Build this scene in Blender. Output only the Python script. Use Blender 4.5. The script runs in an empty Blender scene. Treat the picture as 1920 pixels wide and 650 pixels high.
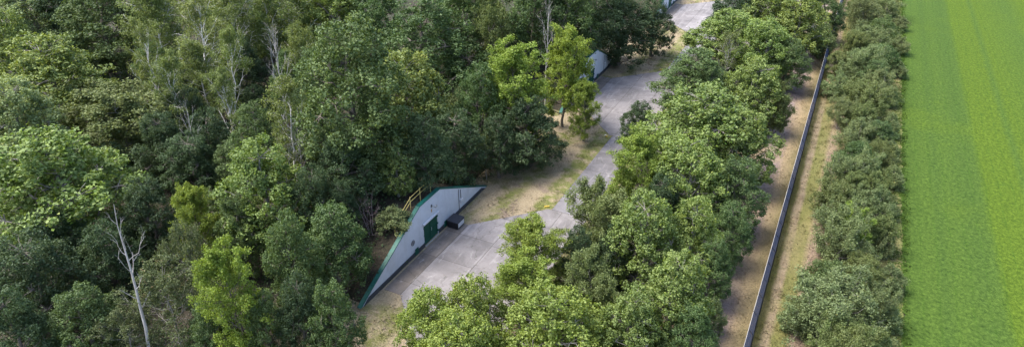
import bpy, bmesh, math, random
import numpy as np
from mathutils import Vector, Matrix

# ------------------------------------------------------------------ camera, sky, sun, exposure
scn = bpy.context.scene
COL = scn.collection
cam_d = bpy.data.cameras.new('camera')
cam = bpy.data.objects.new('camera', cam_d)
COL.objects.link(cam)
cam.location = (0, 0, 45)
cam.rotation_euler = (math.radians(90 - 29.78), 0, math.radians(26.32))
cam_d.sensor_width = 36
cam_d.lens = 36 * 1281 / 1920
cam_d.clip_end = 6000
scn.camera = cam

SUN_EL, SUN_AZ = math.radians(60), math.radians(245)     # azimuth clockwise from +Y
world = bpy.data.worlds.new('World')
scn.world = world
world.use_nodes = True
wn = world.node_tree
wn.nodes.clear()
sky = wn.nodes.new('ShaderNodeTexSky')
sky.sky_type = 'NISHITA'
sky.sun_disc = False
sky.sun_elevation = SUN_EL
sky.sun_rotation = SUN_AZ
sky.air_density = 1.0
sky.dust_density = 3.0
sky.ozone_density = 1.0
bg = wn.nodes.new('ShaderNodeBackground')
bg.inputs[1].default_value = 0.15
wo = wn.nodes.new('ShaderNodeOutputWorld')
wn.links.new(sky.outputs[0], bg.inputs[0])
wn.links.new(bg.outputs[0], wo.inputs[0])

sun_d = bpy.data.lights.new('sun', 'SUN')
sun_d.energy = 2.0
sun_d.angle = math.radians(33)
sun_d.color = (1.0, 0.96, 0.88)
sun = bpy.data.objects.new('sun', sun_d)
COL.objects.link(sun)
sdir = Vector((math.sin(SUN_AZ) * math.cos(SUN_EL), math.cos(SUN_AZ) * math.cos(SUN_EL), math.sin(SUN_EL)))
sun.rotation_euler = sdir.to_track_quat('Z', 'Y').to_euler()
sun.location = sdir * 100

scn.view_settings.view_transform = 'Standard'
scn.view_settings.look = 'None'
scn.view_settings.gamma = 1
scn.view_settings.exposure = 1.66
scn.view_settings.use_curve_mapping = False
scn.cycles.use_denoising = True
scn.cycles.use_adaptive_sampling = False
scn.cycles.sample_clamp_indirect = 4
scn.cycles.max_bounces = 6
scn.cycles.diffuse_bounces = 3
scn.cycles.transmission_bounces = 4
scn.cycles.transparent_max_bounces = 6
scn.render.film_transparent = False

# ------------------------------------------------------------------ helpers
def tag(o, label=None, cat=None, group=None, kind=None):
    if label: o['label'] = label
    if cat: o['category'] = cat
    if group: o['group'] = group
    if kind: o['kind'] = kind
    return o

def link(o, parent=None):
    COL.objects.link(o)
    if parent is not None: o.parent = parent
    return o

def obj(name, me, mat=None, parent=None, loc=None):
    if mat is not None and len(me.materials) == 0: me.materials.append(mat)
    o = bpy.data.objects.new(name, me)
    link(o, parent)
    if loc is not None: o.location = loc
    return o

def empty(name, loc=(0, 0, 0)):
    o = bpy.data.objects.new(name, None)
    o.location = loc
    o.empty_display_size = 0.3
    return link(o)

def mesh_pd(name, v, f):
    me = bpy.data.meshes.new(name)
    me.from_pydata([tuple(p) for p in v], [], f)
    me.update()
    return me

class MB:
    """collects boxes, bars and prisms; build() makes one mesh"""
    def __init__(s): s.v, s.f = [], []
    def add(s, v, f):
        n = len(s.v); s.v += [tuple(p) for p in v]; s.f += [tuple(i + n for i in q) for q in f]; return s
    def box(s, x0, x1, y0, y1, z0, z1):
        v = [(x, y, z) for z in (z0, z1) for y in (y0, y1) for x in (x0, x1)]
        return s.add(v, [(0, 2, 3, 1), (4, 5, 7, 6), (0, 1, 5, 4), (2, 6, 7, 3), (0, 4, 6, 2), (1, 3, 7, 5)])
    def prism(s, poly, axis, a, b):
        """poly in the plane across axis; extruded from a to b"""
        n = len(poly)
        def P(p, t): return {'x': (t, p[0], p[1]), 'z': (p[0], p[1], t), 'y': (p[0], t, p[1])}[axis]
        v = [P(p, a) for p in poly] + [P(p, b) for p in poly]
        f = [tuple(range(n))[::-1], tuple(range(n, 2 * n))] + [(i, (i + 1) % n, n + (i + 1) % n, n + i) for i in range(n)]
        return s.add(v, f)
    def tube(s, pts, rad, sides=6, cap=True):
        pts = [Vector(p) for p in pts]
        n0 = len(s.v)
        k = len(pts)
        ref = Vector((0.31, 0.77, 0.55))
        for i, p in enumerate(pts):
            t = (pts[min(i + 1, k - 1)] - pts[max(i - 1, 0)])
            t.normalize()
            a = t.cross(ref)
            if a.length < 1e-3: a = t.cross(Vector((1, 0, 0)))
            a.normalize(); b = t.cross(a)
            r = rad[i] if hasattr(rad, '__len__') else rad
            for j in range(sides):
                q = 2 * math.pi * j / sides
                s.v.append(tuple(p + (a * math.cos(q) + b * math.sin(q)) * r))
        for i in range(k - 1):
            for j in range(sides):
                s.f.append((n0 + i * sides + j, n0 + i * sides + (j + 1) % sides, n0 + (i + 1) * sides + (j + 1) % sides, n0 + (i + 1) * sides + j))
        if cap:
            s.f.append(tuple(n0 + j for j in range(sides))[::-1])
            s.f.append(tuple(n0 + (k - 1) * sides + j for j in range(sides)))
        return s
    def mesh(s, name, bevel=0):
        me = mesh_pd(name, s.v, s.f)
        bm = bmesh.new(); bm.from_mesh(me)
        bmesh.ops.recalc_face_normals(bm, faces=bm.faces)
        if bevel:
            es = [e for e in bm.edges if len(e.link_faces) == 2 and e.calc_face_angle(0) > 0.6]
            bmesh.ops.bevel(bm, geom=es, offset=bevel, segments=1, affect='EDGES')
        bm.to_mesh(me); bm.free()
        return me
    def build(s, name, mat, parent=None, bevel=0, loc=None): return obj(name, s.mesh(name, bevel), mat, parent, loc)

# ------------------------------------------------------------------ materials
def new_mat(name):
    m = bpy.data.materials.new(name)
    m.use_nodes = True
    nt = m.node_tree
    nt.nodes.clear()
    out = nt.nodes.new('ShaderNodeOutputMaterial')
    return m, nt, out

class N:
    def __init__(s, nt): s.nt = nt
    def node(s, t, **kw):
        n = s.nt.nodes.new(t)
        for k, v in kw.items():
            setattr(n, k, v)
        return n
    def set(s, sock, v):
        if hasattr(v, 'node') or isinstance(v, bpy.types.NodeSocket): s.nt.links.new(v, sock)
        elif isinstance(v, (tuple, list)) and len(v) == 3 and sock.type == 'RGBA': sock.default_value = (*v, 1)
        else: sock.default_value = v
    def coords(s):
        return s.node('ShaderNodeNewGeometry').outputs['Position']
    def noise(s, vec, scale, detail=4, rough=0.55, dist=0.0, stretch=None):
        if stretch:
            mp = s.node('ShaderNodeMapping'); s.set(mp.inputs[0], vec); mp.inputs['Scale'].default_value = stretch; vec = mp.outputs[0]
        n = s.node('ShaderNodeTexNoise')
        s.set(n.inputs['Vector'], vec); n.inputs['Scale'].default_value = scale; n.inputs['Detail'].default_value = detail
        n.inputs['Roughness'].default_value = rough; n.inputs['Distortion'].default_value = dist
        return n.outputs['Fac']
    def ramp(s, fac, stops, interp='LINEAR'):
        r = s.node('ShaderNodeValToRGB'); s.set(r.inputs[0], fac)
        cr = r.color_ramp; cr.interpolation = interp
        while len(cr.elements) < len(stops): cr.elements.new(0.5)
        for e, (p, c) in zip(cr.elements, stops):
            e.position = p; e.color = (*c, 1) if len(c) == 3 else c
        return r.outputs[0]
    def step(s, fac, a, b):
        m = s.node('ShaderNodeMapRange', interpolation_type='SMOOTHSTEP')
        s.set(m.inputs[0], fac); m.inputs[1].default_value = a; m.inputs[2].default_value = b
        return m.outputs[0]
    def mix(s, fac, a, b, mode='MIX'):
        m = s.node('ShaderNodeMix', data_type='RGBA', blend_type=mode)
        s.set(m.inputs[0], fac); s.set(m.inputs[6], a); s.set(m.inputs[7], b)
        return m.outputs[2]
    def math(s, op, a, b=0.0, c=None):
        m = s.node('ShaderNodeMath', operation=op)
        s.set(m.inputs[0], a); s.set(m.inputs[1], b)
        if c is not None: s.set(m.inputs[2], c)
        return m.outputs[0]
    def sep(s, vec):
        n = s.node('ShaderNodeSeparateXYZ'); s.set(n.inputs[0], vec); return n.outputs
    def bump(s, h, strength, dist):
        b = s.node('ShaderNodeBump'); s.set(b.inputs['Height'], h); b.inputs['Strength'].default_value = strength; b.inputs['Distance'].default_value = dist
        return b.outputs[0]
    def bsdf(s, out, col, rough=0.9, normal=None, metal=0.0, spec=0.3):
        p = s.node('ShaderNodeBsdfPrincipled')
        s.set(p.inputs['Base Color'], col); s.set(p.inputs['Roughness'], rough); p.inputs['Metallic'].default_value = metal
        p.inputs['Specular IOR Level'].default_value = spec
        if normal is not None: s.set(p.inputs['Normal'], normal)
        if out is not None: s.nt.links.new(p.outputs[0], out.inputs[0])
        return p

def paint(name, c, rough=0.6, var=0.18, scale=3.0, bump=0.0, metal=0.0, dirt=None):
    """painted or weathered surface: base colour with blotches, streaks and fine grain"""
    m, nt, out = new_mat(name); n = N(nt); P = n.coords()
    a = n.noise(P, scale, 5, 0.65)
    col = n.mix(n.step(a, 0.3, 0.75), tuple(x * (1 - var) for x in c), tuple(min(1, x * (1 + var)) for x in c))
    if dirt:
        b = n.noise(P, scale * 0.5, 6, 0.7, 0.5, stretch=(1, 1, 0.25))
        col = n.mix(n.math('MULTIPLY', n.step(b, 0.52, 0.75), 0.55), col, dirt)
    nm = n.bump(n.noise(P, scale * 14, 3), bump, 0.02) if bump else None
    n.bsdf(out, col, rough, nm, metal)
    return m

def leaf_mat(name, lo, hi, under, hue_var=0.03, val_var=0.35, trans=0.30, rough=0.55, odd=None):
    m, nt, out = new_mat(name); n = N(nt)
    at = n.node('ShaderNodeAttribute', attribute_name='tone').outputs['Fac']
    col = n.mix(at, lo, hi)
    if odd:                                              # a few yellow or brown leaf sprays; on maple, pale ones as painted highlights
        at2 = n.node('ShaderNodeAttribute', attribute_name='odd').outputs['Fac']
        col = n.mix(n.step(at2, 1 - odd[1], 1 - odd[1] + 0.05), col, odd[0])
    rnd = n.node('ShaderNodeObjectInfo').outputs['Random']
    hs = n.node('ShaderNodeHueSaturation')
    n.set(hs.inputs['Hue'], n.math('MULTIPLY_ADD', rnd, hue_var, 0.5 - hue_var * 0.8))
    r2 = n.math('FRACT', n.math('MULTIPLY', rnd, 7.31))
    n.set(hs.inputs['Value'], n.math('MULTIPLY_ADD', r2, val_var, 1 - val_var / 2))
    hs.inputs['Saturation'].default_value = 1.0
    n.set(hs.inputs['Color'], col)
    col = hs.outputs[0]
    bf = n.node('ShaderNodeNewGeometry').outputs['Backfacing']
    c2 = n.mix(n.math('MULTIPLY', bf, 0.6), col, under)
    p = n.bsdf(None, c2, rough, spec=0.22)
    t = n.node('ShaderNodeBsdfTranslucent'); n.set(t.inputs[0], n.mix(0.5, col, (hi[0] * 1.2, hi[1] * 1.1, hi[2] * 0.6)))
    ms = n.node('ShaderNodeMixShader'); ms.inputs[0].default_value = trans
    nt.links.new(p.outputs[0], ms.inputs[1]); nt.links.new(t.outputs[0], ms.inputs[2])
    nt.links.new(ms.outputs[0], out.inputs[0])
    return m

def bark_mat(name, c1, c2, scale=2.0, band=False):
    m, nt, out = new_mat(name); n = N(nt)
    P = n.node('ShaderNodeTexCoord').outputs['Object']
    a = n.noise(P, scale, 5, 0.7, stretch=(1, 1, 3.0) if band else (3, 3, 0.6))
    col = n.mix(n.step(a, 0.52 if band else 0.35, 0.68), c1, c2)
    n.bsdf(out, col, 0.85, n.bump(a, 0.5, 0.03))
    return m

M = {}
M['bark'] = bark_mat('bark_brown', (0.10, 0.085, 0.07), (0.19, 0.165, 0.14))
M['bark_grey'] = bark_mat('bark_grey', (0.17, 0.155, 0.135), (0.30, 0.28, 0.25))
M['bark_birch'] = bark_mat('bark_birch', (0.66, 0.63, 0.60), (0.22, 0.19, 0.17), 1.6, True)
M['bark_dead'] = bark_mat('bark_bleached', (0.30, 0.27, 0.25), (0.50, 0.47, 0.45), 1.2)
M['bark_purple'] = bark_mat('bark_dry_twigs', (0.16, 0.12, 0.12), (0.27, 0.21, 0.21))
M['maple'] = leaf_mat('leaf_maple', (0.055, 0.112, 0.016), (0.240, 0.325, 0.056), (0.21, 0.27, 0.11), hue_var=0.045, odd=((0.38, 0.42, 0.14), 0.10))  # bright end and pale odd sprays put leaf highlights into the colour
M['lime'] = leaf_mat('leaf_lime', (0.072, 0.135, 0.016), (0.285, 0.365, 0.052), (0.23, 0.29, 0.09), odd=((0.42, 0.46, 0.13), 0.10))
M['pale'] = leaf_mat('leaf_pale', (0.075, 0.130, 0.036), (0.29, 0.36, 0.13), (0.22, 0.28, 0.14), odd=((0.45, 0.48, 0.24), 0.12))
M['oak'] = leaf_mat('leaf_oak', (0.032, 0.076, 0.018), (0.125, 0.200, 0.052), (0.12, 0.175, 0.08), hue_var=0.045, odd=((0.22, 0.25, 0.09), 0.07))
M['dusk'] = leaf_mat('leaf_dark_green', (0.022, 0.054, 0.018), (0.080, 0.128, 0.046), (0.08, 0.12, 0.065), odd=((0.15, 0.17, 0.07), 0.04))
M['birch'] = leaf_mat('leaf_birch', (0.085, 0.132, 0.026), (0.195, 0.250, 0.058), (0.17, 0.21, 0.08), odd=((0.27, 0.25, 0.05), 0.06))
M['yellow'] = leaf_mat('leaf_yellow_green', (0.105, 0.182, 0.018), (0.240, 0.330, 0.034), (0.20, 0.26, 0.07), odd=((0.33, 0.30, 0.05), 0.06))
M['olive'] = leaf_mat('leaf_olive', (0.074, 0.118, 0.028), (0.175, 0.220, 0.064), (0.16, 0.195, 0.085), odd=((0.23, 0.21, 0.07), 0.08))
M['brown'] = leaf_mat('leaf_russet', (0.062, 0.098, 0.032), (0.130, 0.168, 0.06), (0.13, 0.155, 0.08), odd=((0.21, 0.14, 0.07), 0.16))
M['hedge'] = leaf_mat('leaf_hedge', (0.070, 0.115, 0.036), (0.215, 0.275, 0.105), (0.18, 0.225, 0.11), hue_var=0.05, val_var=0.5, odd=((0.28, 0.28, 0.09), 0.08))

# ------------------------------------------------------------------ the setting: ground, field, track, verges
BUNKER_Y = [52.9, 103.9, 154.9]
APRON_Y = [50.3, 101.2, 152.0]
WALL_X = -36.3

def mound_z(x, y):
    """earth banked up behind each bunker front"""
    z = 0.0
    for c in BUNKER_Y:
        if x > WALL_X - 0.2: continue
        d = abs(y - c)
        side = min(5.2, max(0.0, (12.8 - d) * 0.49))
        back = min(1.0, max(0.0, (x + 66) / 9.0))
        z = max(z, side * back * back * (3 - 2 * back))
    return z

def floor_mat():
    m, nt, out = new_mat('forest_floor'); n = N(nt); P = n.coords()
    a = n.noise(P, 0.25, 6, 0.65); b = n.noise(P, 3.0, 5, 0.7)
    col = n.mix(n.step(b, 0.3, 0.7), (0.024, 0.020, 0.014), (0.060, 0.050, 0.034))
    col = n.mix(n.math('MULTIPLY', n.step(a, 0.48, 0.62), 0.7), col, (0.026, 0.040, 0.016))
    n.bsdf(out, col, 0.95, n.bump(b, 0.8, 0.15)); return m

def dry_mat():
    """mown clearing: straw, olive grass, bare pinkish soil"""
    m, nt, out = new_mat('dry_clearing'); n = N(nt); P = n.coords()
    a = n.noise(P, 0.16, 4, 0.6, 0.6); b = n.noise(P, 0.7, 6, 0.7); c = n.noise(P, 7.0, 5, 0.75, 0.8)
    x = n.sep(P)[0]
    straw = n.mix(n.step(c, 0.3, 0.72), (0.190, 0.150, 0.092), (0.370, 0.305, 0.200))
    green = n.mix(n.step(c, 0.3, 0.7), (0.090, 0.100, 0.026), (0.175, 0.185, 0.055))
    soil = n.mix(n.step(c, 0.35, 0.7), (0.135, 0.098, 0.080), (0.27, 0.20, 0.17))
    # grass keeps to a belt along the kerb and another under the trees; straw lies between
    belt = n.math('ADD', n.step(n.math('MULTIPLY_ADD', b, 2.0, x), -28.4, -27.4), n.math('MULTIPLY', n.math('SUBTRACT', n.step(n.math('MULTIPLY_ADD', b, 2.2, x), -32.6, -31.0), n.step(n.math('MULTIPLY_ADD', b, 2.2, x), -30.9, -29.6)), 0.9))
    g = n.math('MULTIPLY', n.math('MINIMUM', n.math('ADD', belt, n.step(a, 0.53, 0.66)), 1.0), n.step(b, 0.33, 0.55))
    col = n.mix(g, straw, green)
    s2 = n.math('MULTIPLY', n.step(n.noise(P, 0.33, 5, 0.7, 0.4), 0.53, 0.66), 0.7)
    col = n.mix(s2, col, soil)
    n.bsdf(out, col, 0.95, n.bump(c, 0.9, 0.12)); return m

def bands_mat(name, x0, x1, stops, wobble=0.9, patch=None, loose=None):
    """strips running along the fence, edges frayed by noise"""
    m, nt, out = new_mat(name); n = N(nt); P = n.coords()
    b = n.noise(P, 0.45, 6, 0.72, stretch=(1, 0.45, 1)); c = n.noise(P, 6.0, 5, 0.75, 0.8)
    x = n.math('MULTIPLY_ADD', n.math('SUBTRACT', b, 0.5), wobble * 3, n.sep(P)[0])
    t = n.math('DIVIDE', n.math('SUBTRACT', x, x0), x1 - x0)
    col = n.ramp(t, [((sx - x0) / (x1 - x0), cc) for sx, cc in stops])
    if patch:
        col = n.mix(n.math('MULTIPLY', n.step(n.noise(P, 0.11, 5, 0.65, 0.5, stretch=(1.6, 0.6, 1)), 0.47, 0.60), patch[1]), col, patch[0])
    if loose:
        col = n.mix(n.math('MULTIPLY', n.step(n.noise(P, 1.1, 6, 0.75), 0.50, 0.66), loose[1]), col, loose[0])
    col = n.mix(1.0, col, n.ramp(c, [(0.25, (0.50, 0.50, 0.50)), (0.5, (0.95, 0.95, 0.95)), (0.75, (1.35, 1.33, 1.28))]), 'MULTIPLY')
    n.bsdf(out, col, 0.95, n.bump(c, 0.9, 0.10)); return m

def field_mat():
    m, nt, out = new_mat('mown_field'); n = N(nt); P = n.coords()
    big = n.noise(P, 0.05, 4, 0.6); mid = n.noise(P, 0.55, 6, 0.72, 0.4); fine = n.noise(P, 2.6, 6, 0.85, 0.3, stretch=(1, 0.8, 1))
    x = n.math('MULTIPLY_ADD', n.math('SUBTRACT', mid, 0.5), 1.4, n.sep(P)[0])
    t = n.math('DIVIDE', n.math('SUBTRACT', x, 10.0), 40.0)
    S = lambda v: (v - 10.0) / 40.0
    A, B, C, D = (0.048, 0.084, 0.015), (0.051, 0.088, 0.015), (0.060, 0.097, 0.011), (0.045, 0.080, 0.015)
    col = n.ramp(t, [(0.0, (0.085, 0.110, 0.028)), (S(11.4), A), (S(14.5), B), (S(15.4), D), (S(16.6), B), (S(19.2), D), (S(20.4), A), (S(21.2), C), (S(24.8), C), (S(25.6), B), (S(26.6), C), (S(33), B), (S(36), C)])
    # faint wheel lines
    w = n.math('ABSOLUTE', n.math('SUBTRACT', n.math('FRACT', n.math('DIVIDE', n.math('MULTIPLY_ADD', big, 1.5, n.sep(P)[0]), 1.55)), 0.5))
    col = n.mix(n.math('MULTIPLY', n.math('MULTIPLY', n.step(w, 0.42, 0.49), n.step(mid, 0.35, 0.6)), 0.5), col, (0.034, 0.072, 0.009))
    col = n.mix(n.math('MULTIPLY', n.step(mid, 0.52, 0.72), 0.35), col, (0.034, 0.070, 0.012))
    col = n.mix(n.math('MULTIPLY', n.step(big, 0.50, 0.68), 0.4), col, (0.066, 0.104, 0.011))
    col = n.mix(1.0, col, n.ramp(fine, [(0.36, (0.50, 0.56, 0.58)), (0.5, (0.98, 0.98, 0.98)), (0.64, (1.55, 1.48, 1.45))]), 'MULTIPLY')
    n.bsdf(out, col, 0.8, n.bump(n.math('ADD', fine, mid), 0.6, 0.12), spec=0.05); return m

def sheet(name, x0, x1, y0, y1, z, mat, nx=1, ny=1, amp=0.0):
    v = []; r = random.Random(7)
    for j in range(ny + 1):
        for i in range(nx + 1):
            edge = i in (0, nx) or j in (0, ny)
            v.append((x0 + (x1 - x0) * i / nx, y0 + (y1 - y0) * j / ny, z + (0 if edge else r.uniform(0, amp))))
    f = [(j * (nx + 1) + i, j * (nx + 1) + i + 1, (j + 1) * (nx + 1) + i + 1, (j + 1) * (nx + 1) + i) for j in range(ny) for i in range(nx)]
    o = obj(name, mesh_pd(name, v, f), mat)
    return o

tag(sheet('ground', -2500, 2500, -800, 3500, 0.0, floor_mat()), 'dark leaf-littered forest floor under the trees', 'ground', kind='structure')
tag(sheet('clearing', -38.5, -21.0, 20, 215, 0.012, dry_mat(), 30, 330, 0.025), 'straw and olive dry grass clearing beside the concrete road', 'ground', kind='structure')
tag(sheet('dirt_track', -9.5, -1.1, 15, 260, 0.016, bands_mat('dirt_track', -10, -1, [
    (-9.5, (0.073, 0.060, 0.037)), (-6.8, (0.112, 0.085, 0.061)), (-5.7, (0.185, 0.143, 0.130)), (-4.6, (0.232, 0.183, 0.171)), (-3.6, (0.202, 0.153, 0.127)), (-2.9, (0.241, 0.183, 0.111)), (-2.0, (0.172, 0.140, 0.070)), (-1.2, (0.129, 0.102, 0.049))],
    0.5, ((0.27, 0.205, 0.115), 0.5), ((0.15, 0.125, 0.065), 0.4)), 20, 300, 0.05), 'pinkish gravel and straw track along the inside of the fence', 'track', kind='structure')
tag(sheet('grass_verge', -1.1, 11.6, 15, 260, 0.014, bands_mat('grass_verge', -2, 12, [
    (-1.1, (0.090, 0.083, 0.021)), (-0.5, (0.116, 0.106, 0.029)), (-0.15, (0.258, 0.200, 0.123)), (0.3, (0.232, 0.178, 0.115)), (0.7, (0.125, 0.123, 0.037)), (1.7, (0.142, 0.136, 0.045)), (2.3, (0.224, 0.166, 0.119)), (2.9, (0.215, 0.157, 0.115)), (3.6, (0.103, 0.089, 0.041)), (9.8, (0.077, 0.081, 0.029)), (11.4, (0.129, 0.145, 0.041))],
    0.28, ((0.22, 0.185, 0.085), 0.55), ((0.095, 0.105, 0.03), 0.5)), 26, 300, 0.04), 'olive and straw grass strip between the fence and the hedge', 'verge', kind='structure')
wy = [-300.0] + [20 + 0.5 * j for j in range(440)] + [2500.0]
wv_ = [(11.35 + 0.30 * math.sin(y * 0.31) * math.sin(y * 0.113 + 1) + 0.16 * math.sin(y * 1.7 + 2) + random.Random(int(y * 2)).uniform(-0.14, 0.14), y, 0.02) for y in wy]
fv = [p for q in wv_ for p in (q, (900.0, q[1], 0.02))]
field = obj('field', mesh_pd('field', fv, [(2 * j, 2 * j + 1, 2 * j + 3, 2 * j + 2) for j in range(len(wy) - 1)]), field_mat())
tag(field, 'bright green mown meadow with faint wheel lines', 'field', kind='structure')

# earth mounds behind the bunker fronts
FLOOR = bpy.data.materials['forest_floor']
for k, c in enumerate(BUNKER_Y):
    nx, ny = 30, 40
    v = []
    r = random.Random(40 + k)
    for j in range(ny + 1):
        for i in range(nx + 1):
            x = WALL_X - 0.35 - 31 * i / nx; y = c - 14 + 28 * j / ny
            z = mound_z(x, y)
            v.append((x, y, z - 0.25 + (r.uniform(0, 0.22) if 0.2 < z else 0)))
    f = [(j * (nx + 1) + i, (j + 1) * (nx + 1) + i, (j + 1) * (nx + 1) + i + 1, j * (nx + 1) + i + 1) for j in range(ny) for i in range(nx)]
    tag(obj('earth_mound', mesh_pd('earth_mound', v, f), FLOOR), ['overgrown earth mound banked behind the nearest bunker front', 'overgrown earth mound behind the middle bunker front', 'overgrown earth mound behind the farthest bunker front'][k], 'mound', kind='structure')

# concrete: slabs with open joints on a dark joint bed
def concrete_mat(name, c, warm):
    m, nt, out = new_mat(name); n = N(nt); P = n.coords()
    a = n.noise(P, 0.30, 6, 0.68, 0.6); b = n.noise(P, 2.2, 6, 0.75, 0.5); d = n.noise(P, 14, 4, 0.7); s = n.noise(P, 0.9, 6, 0.7, 0.8, stretch=(1.4, 0.5, 1))
    rnd = n.node('ShaderNodeObjectInfo').outputs['Random']
    col = n.mix(n.step(a, 0.35, 0.66), tuple(x * 0.74 for x in c), tuple(x * 1.12 for x in c))
    col = n.mix(n.math('MULTIPLY', n.step(b, 0.48, 0.72), 0.55), col, warm)
    col = n.mix(n.math('MULTIPLY', n.step(s, 0.57, 0.68), 0.5), col, (0.33, 0.315, 0.31))
    col = n.mix(n.math('MULTIPLY', n.step(n.noise(P, 1.3, 6, 0.8, 1.2), 0.60, 0.70), 0.55), col, (0.085, 0.078, 0.068))
    col = n.mix(1.0, col, n.ramp(d, [(0.3, (0.86, 0.86, 0.86)), (0.7, (1.06, 1.06, 1.06))]), 'MULTIPLY')
    # cracks with weeds, tyre-worn pale lanes
    wv = n.node('ShaderNodeMix', data_type='VECTOR'); nv = n.node('ShaderNodeTexNoise'); n.set(nv.inputs['Vector'], P); nv.inputs['Scale'].default_value = 0.8; nv.inputs['Detail'].default_value = 5
    wv.inputs[0].default_value = 0.30; n.set(wv.inputs[4], P); n.set(wv.inputs[5], n.mix(1.0, nv.outputs['Color'], (4.0, 4.0, 4.0), 'MULTIPLY'))
    vo = n.node('ShaderNodeTexVoronoi', feature='DISTANCE_TO_EDGE'); n.set(vo.inputs['Vector'], wv.outputs[1]); vo.inputs['Scale'].default_value = 0.32
    crack = n.math('MULTIPLY', n.math('SUBTRACT', 1.0, n.step(vo.outputs['Distance'], 0.0, 0.022)), n.step(n.noise(P, 0.22, 3), 0.44, 0.54))
    col = n.mix(n.math('MULTIPLY', crack, 0.4), col, (0.045, 0.045, 0.032))
    lane = n.noise(P, 0.5, 5, 0.7, 0.3, stretch=(2.2, 0.16, 1))
    col = n.mix(n.math('MULTIPLY', n.step(lane, 0.52, 0.66), 0.45), col, tuple(min(1, x * 1.55) for x in c))
    hs = n.node('ShaderNodeHueSaturation'); n.set(hs.inputs['Color'], col); n.set(hs.inputs['Value'], n.math('MULTIPLY_ADD', rnd, 0.30, 0.88))
    n.bsdf(out, hs.outputs[0], 0.85, n.bump(n.math('ADD', d, b), 0.35, 0.02)); return m
M['slab'] = concrete_mat('concrete_slab', (0.196, 0.182, 0.182), (0.140, 0.122, 0.112))
M['slab_brown'] = concrete_mat('concrete_slab_stained', (0.140, 0.122, 0.110), (0.085, 0.070, 0.058))
M['road'] = concrete_mat('road_surface', (0.165, 0.157, 0.165), (0.120, 0.108, 0.105))
M['joint'] = paint('joint_fill', (0.075, 0.068, 0.055), 0.95, 0.3, 4)

def clip(poly, axis, val, keep_less):
    out = []
    for i in range(len(poly)):
        a, b = poly[i], poly[(i + 1) % len(poly)]
        ia = (a[axis] <= val) == keep_less; ib = (b[axis] <= val) == keep_less
        if ia: out.append(a)
        if ia != ib:
            t = (val - a[axis]) / (b[axis] - a[axis])
            out.append((a[0] + (b[0] - a[0]) * t, a[1] + (b[1] - a[1]) * t))
    return out

def slabs(parent, outline, xs, ys, mats, seed, z0=0.055, th=0.09):
    r = random.Random(seed)
    for i in range(len(xs) - 1):
        sh = r.uniform(-0.6, 0.6) if i > 1 else 0
        for j in range(len(ys) - 1):
            p = outline
            for ax, val, kl in ((0, xs[i] + 0.028, False), (0, xs[i + 1] - 0.028, True), (1, ys[j] + sh + 0.022, False), (1, ys[j + 1] + sh - 0.022, True)):
                p = clip(p, ax, val, kl)
                if len(p) < 3: break
            if len(p) < 3: continue
            area = abs(sum(p[k][0] * p[(k + 1) % len(p)][1] - p[(k + 1) % len(p)][0] * p[k][1] for k in range(len(p)))) / 2
            if area < 0.25: continue
            cx = sum(q[0] for q in p) / len(p); cy = sum(q[1] for q in p) / len(p)
            dz = r.uniform(-0.006, 0.006)
            MB().prism([(q[0] - cx, q[1] - cy) for q in p], 'z', z0 - th, z0 + dz).build('slab', mats[min(i, len(mats) - 1)], parent, loc=(cx, cy, 0))

XS = [-36.0, -34.05, -29.6, -25.2, -22.0]
for k, c in enumerate(APRON_Y):
    poly = [(-36.0, c - 7), (-34.05, c - 7), (-27.0, c - 14.3), (-22.0, c - 14.3), (-22.0, c + 14.3), (-27.0, c + 14.3), (-34.05, c + 7), (-36.0, c + 7)]
    ap = MB().prism(poly, 'z', -0.05, 0.035).build('concrete_apron', M['joint'])
    tag(ap, ['pale concrete slab forecourt in front of the nearest bunker', 'pale concrete slab forecourt in front of the middle bunker', 'pale concrete slab forecourt at the top by the farthest bunker'][k], 'forecourt', kind='structure')
    slabs(ap, poly, XS, [c - 15 + 5 * j for j in range(7)], [M['slab_brown'], M['slab'], M['slab'], M['slab']], 100 + k)
ends = [15.0] + [q for c in APRON_Y for q in (c - 14.3, c + 14.3)] + [215.0]
for k in range(2, len(ends), 2):
    y0, y1 = ends[k] + (0.04 if k else 0), ends[k + 1] - 0.04
    poly = [(-26.6, y0), (-22.2, y0), (-22.2, y1), (-26.6, y1)]
    rd = MB().prism(poly, 'z', -0.05, 0.03).build('service_road', M['joint'])
    tag(rd, ['grey service road running out of view before the nearest forecourt', 'grey service road between the nearest and middle forecourts', 'grey service road between the middle and farthest forecourts', 'grey service road beyond the farthest forecourt'][k // 2], 'road', kind='structure')
    nseg = max(2, round((y1 - y0) / 5))
    slabs(rd, poly, [-26.6, -22.2], [y0 + (y1 - y0) * j / nseg for j in range(nseg + 1)], [M['road']], 200 + k, 0.048)

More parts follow.
